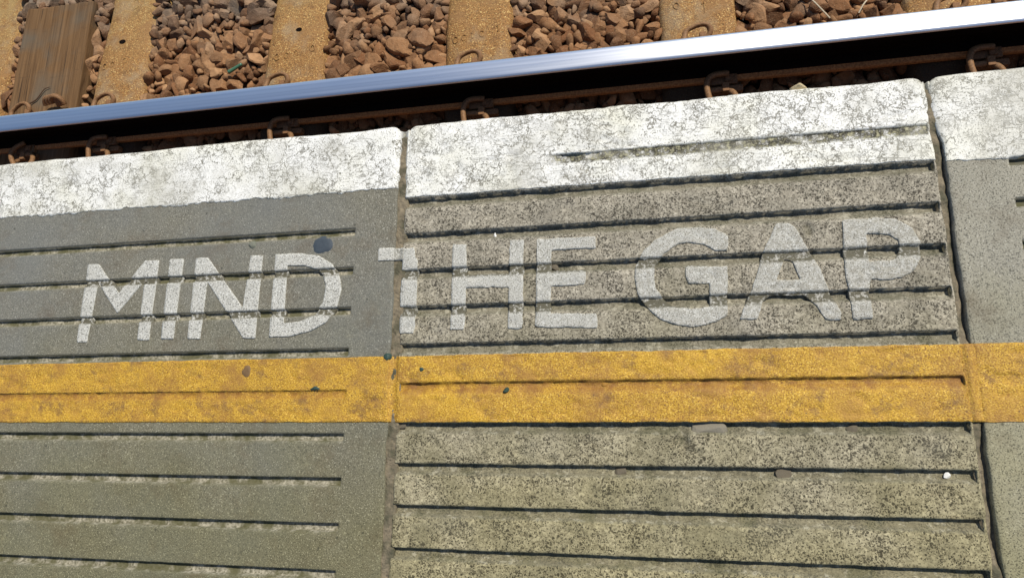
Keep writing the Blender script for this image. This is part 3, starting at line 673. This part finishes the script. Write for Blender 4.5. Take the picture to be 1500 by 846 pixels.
rr = random.Random(5)
def layer(n, rlo, rhi, iters, x0=-2.75, x1=1.95, y0=.765, bias=2.0):
    P, R = [], []
    while len(P) < n:
        x, y = rr.uniform(x0, x1), rr.uniform(y0, 1.85); r = rlo+(rhi-rlo)*rr.random()**bias
        if free(x, y, r) and y < 1.80-.146*(x+2.395): P.append((x, y)); R.append(r)
    P = np.array(P); R = np.array(R)
    cuts = sorted(q[0] for q in SLEEP); bay = np.searchsorted(cuts, P[:, 0])
    bay[(P[:, 1] > 1.515) & (P[:, 0] < -1.8) & (P[:, 0] > -2.3)] = 99
    for b in set(bay):
        ix = np.where(bay == b)[0]; p = P[ix]; r = R[ix]
        for _ in range(iters):
            d = p[:, None]-p[None]; L = np.sqrt((d**2).sum(-1))+1e-9; ov = (r[:, None]+r[None])*.93-L
            np.fill_diagonal(ov, 0); ov = np.clip(ov, 0, None)
            p = p+((d/L[..., None])*ov[..., None]*.28).sum(1)
            for xc, wd, wood in SLEEP:
                lim = wd/2+.004+.55*r; m_ = np.abs(p[:, 0]-xc) < lim
                if wood: m_ &= p[:, 1] < 1.515+.5*r
                p[m_, 0] = xc+np.sign(p[m_, 0]-xc)*lim[m_]
        P[ix] = p
    return P, R
P1, R1 = layer(2350, .0105, .030, 50, bias=1.5)
singles, rest = [], []
for (x, y), r in zip(P1, R1):
    under_rail = abs(y-RY) < .062+r*.7
    lvl = -1.128 if y > .84 else -1.150
    z = lvl+rr.uniform(-.020, .012)-(.030 if under_rail else 0)
    if r < .018: z += .006
    u, v = project(x, y, z)
    edge_v = 239-.0935*u; rail_hid = (169-.112*u) < v < (221-.093*u)
    vis = -25 < u < 1525 and v > -20 and (v < 169-.112*u+6 or (v > 214-.0945*u and v < edge_v))
    d = 1.0 if vis else 0.0
    (singles if d else rest).append((x, y, z, r))
singles.sort(key=lambda q: -q[3]); rest += singles[300:]; singles = singles[:300]
for i, (x, y, z, r) in enumerate(singles):
    o = bpy.data.objects.new('stone', BIG[i % len(BIG)]); C.objects.link(o); o.parent = bed
    o.location = (x, y, z); o.scale = (r*1.08, r*1.08, r*rr.uniform(.85, 1.1)); o.rotation_euler = (rr.gauss(0, .35), rr.gauss(0, .35), rr.uniform(0, 6.28))
def scatter(name, items, protos, seed):
    r = random.Random(seed); co, F, rn = [], [], []; base = 0
    data = []
    for me in protos:
        v = np.empty(len(me.vertices)*3); me.vertices.foreach_get('co', v)
        f = np.empty(len(me.polygons)*3, np.int32); me.polygons.foreach_get('vertices', f); data.append((v.reshape(-1, 3), f.reshape(-1, 3)))
    for (x, y, z, s) in items:
        v, f = data[r.randrange(len(data))]
        from mathutils import Euler
        M = np.array(Euler((r.gauss(0, .6), r.gauss(0, .6), r.uniform(0, 6.28))).to_matrix())
        co.append(v@M.T*s*1.08+np.array((x, y, z))); F.append(f+base); base += len(v); rn.append(np.full(len(v), r.random()))
    me = mesh_np(name, np.vstack(co), [np.vstack(F)], {'rnd': np.concatenate(rn)})
    return tag(link(name, me, STONE, bed), kind='stuff')
fill = []
for _ in range(5200):
    x, y = rr.uniform(-2.75, 2.0), rr.uniform(.58, 1.95); r = rr.uniform(.008, .017)
    if free(x, y, r*.6) and y < 1.95-.14*(x+2.75): fill.append((x, y, -1.168+rr.uniform(-.03, .014)-(.02 if abs(y-RY) < .08 else 0)-(.018 if y < .84 else 0), r))
scatter('small_stones', rest+fill, SMALL, 9)

# ---------------------------------------------------------------- loose things
def lump(name, loc, r, mat, label, cat, seed, flat=1.0, rz=0, group=None, sub=3):
    me = stone_mesh(name, seed, sub); me.materials.clear(); me.materials.append(mat)
    o = link(name, me); o.location = loc; o.scale = (r, r, r*flat); o.rotation_euler = (0, 0, rz)
    return tag(o, label, cat, group)
PALE = mat_plain('pale_limestone', (.62, .52, .33), (.36, .27, .14), 70, .85, .8)
lump('mortar_lump', (.627, .2425, -.009), .0088, PALE, 'pale yellowish mortar lump stuck to the white platform edge above the letter A', 'mortar lump', 507, 1.2)
# green tube
bm = bmesh.new(); tube(bm, [(-.030, 0, 0), (-.012, 0, 0), (.008, 0, .001), (.032, 0, .002)], .0075, 12, 3, lambda t: 1.0-.25*t)
mg = Mat('green_bottle_glass'); mg.done((.05, .13, .075), .15, None, 0, .6)
o = from_bm('green_tube', bm, mg.m, None, True); o.location = (-1.15, 1.110, -1.083); o.rotation_euler = (0, .06, .50)
tag(o, 'small green tube lying on the ballast left of a concrete sleeper', 'tube')
STRAW = mat_plain('dry_straw', (.55, .49, .36), (.40, .33, .22), 90)
for pts, lab in (([(.925, 1.125, -1.085), (.948, 1.085, -1.078), (.985, 1.035, -1.086)], 'long pale dry stalk across the stones between the last two sleepers at top right'),
                 ([(1.105, 1.09, -1.085), (1.085, 1.065, -1.078), (1.070, 1.04, -1.084)], 'short pale dry stalk beside the last sleeper toward the top right corner')):
    bm = bmesh.new(); tube(bm, pts, .0024, 6, 6); tag(from_bm('dry_stalk', bm, STRAW), lab, 'stalk')
bm = bmesh.new(); tube(bm, [(-2.095, 1.055, ZSL+.022), (-2.06, 1.075, ZSL+.019), (-2.03, 1.115, ZSL+.020), (-2.005, 1.125, ZSL+.018)], .0035, 6, 6, lambda t: 1-.6*t)
tag(from_bm('twig', bm, mat_plain('dark_twig', (.05, .025, .012), (.08, .04, .02))), 'thin dark twig lying on the timber sleeper above the iron washers', 'twig')
# chewing gum and grime spots
def surf_at(sl, x, y):
    return float(sl.surf(np.array([x]), np.array([y]))[2][0])
def blob(name, x, y, rx, ry, mat, label, cat, sl, seed, th=.0016, z=None, group=None):
    n, m_ = 22, 4; co, F = [], []
    zc = surf_at(sl, x, y) if z is None else z
    co.append((x, y, zc+th))
    for k in range(1, m_+1):
        for i in range(n):
            a = i*2*math.pi/n; q = k/m_
            w_ = 1+(float(fbm(np.array(2+1.3*math.cos(a)), np.array(2+1.3*math.sin(a)), seed))-.5)*.8*q
            px, py = x+rx*q*w_*math.cos(a), y+ry*q*w_*math.sin(a)
            zz = max(surf_at(sl, px, py), zc-.002) if z is None else z
            co.append((px, py, zz+th*(1-.6*q**3)-(.0014 if k == m_ else 0)))
    for i in range(n): F.append((0, 1+i, 1+(i+1) % n))
    Q = [(1+k*n+i, 1+(k+1)*n+i, 1+(k+1)*n+(i+1) % n, 1+k*n+(i+1) % n) for k in range(m_-1) for i in range(n)]
    return tag(link(name, mesh_np(name, co, [np.array(F), np.array(Q)], None, True), mat), label, cat, group)
BLUE = mat_plain('old_blue_gum', (.034, .044, .055), (.055, .070, .085), 200, .6)
GREEN = mat_plain('old_green_gum', (.018, .040, .032), (.035, .065, .05), 300, .55)
BROWN = mat_plain('brown_gum', (.10, .06, .03), (.20, .12, .05), 200, .7)
blob('chewing_gum', -.143, .033, .0175, .0165, BLUE, 'flat dark blue trodden gum just above the letter D', 'gum', SL_L, 1)
blob('chewing_gum', -.139, -.210, .0115, .0080, GREEN, 'dark green gum pressed into the yellow line groove below the D', 'gum', SL_L, 2, .0034)
blob('chewing_gum', -.0185, -.1575, .0075, .0060, GREEN, 'small dark green gum on the yellow line top edge at the mortar joint', 'gum', SL_L, 3, .003)
blob('chewing_gum', .039, -.178, .0045, .0045, GREEN, 'tiny round dark gum dot on the yellow line below the T', 'gum', SL_M, 4, .003)
blob('chewing_gum', .174, -.211, .0052, .0050, GREEN, 'tiny dark gum dot in the yellow line groove below the H', 'gum', SL_M, 5, .008)
blob('chewing_gum', -.265, -.177, .0105, .0105, BROWN, 'round brown gum mark on the yellow line below the N', 'gum', SL_L, 6, .0024)
blob('chewing_gum', -.275, .042, .0075, .0065, mat_plain('grey_gum', (.11, .12, .09), (.18, .18, .14)), 'small raised grey gum lump just above the N', 'gum', SL_L, 7, .0035)
blob('chewing_gum', .321, -.2035, .0060, .0060, mat_plain('amber_gum', (.22, .11, .02), (.34, .18, .03)), 'amber gum lump in the yellow line groove below the E', 'gum', SL_M, 8, .0075)
CHIP = mat_plain('concrete_chip', (.17, .15, .11), (.33, .30, .23), 200, .85, .8)
DCHIP = mat_plain('brown_chip', (.10, .085, .06), (.20, .17, .12), 200, .85, .8)
WCHIP = mat_plain('white_crumb', (.8, .8, .76), (.7, .7, .66), 100)
for k, (x, y, r, fl_, mt, lab) in enumerate([
    (.467, -.266, .016, .42, CHIP, 'flat pale concrete flake in the groove under the yellow line below the G'),
    (.557, -.3285, .013, .30, DCHIP, 'oval brown pebble in a groove below the letter A'),
    (.342, -.3275, .011, .26, DCHIP, 'flat brown chip in a groove below the letter E'),
    (.652, -.2675, .008, .35, DCHIP, 'small brown chip just under the yellow line below the letter P'),
    (.006, -.262, .010, .4, DCHIP, 'brown flake at the mortar joint just under the yellow line'),
    (.761, -.3275, .0055, .8, WCHIP, 'white crumb near the right end of a groove below the yellow line'),
    (.152, .0365, .0035, 1, WCHIP, 'tiny white crumb in the groove above the letter H'),
    (.247, -.0215, .007, .7, DCHIP, 'small brown stone in the groove beside the letter E')]):
    lump('stone_chip', (x, y, surf_at(SL_M, x, y)+r*fl_*.5), r*.8, mt, lab, 'chip', 600+k, fl_, .3*k, sub=2)
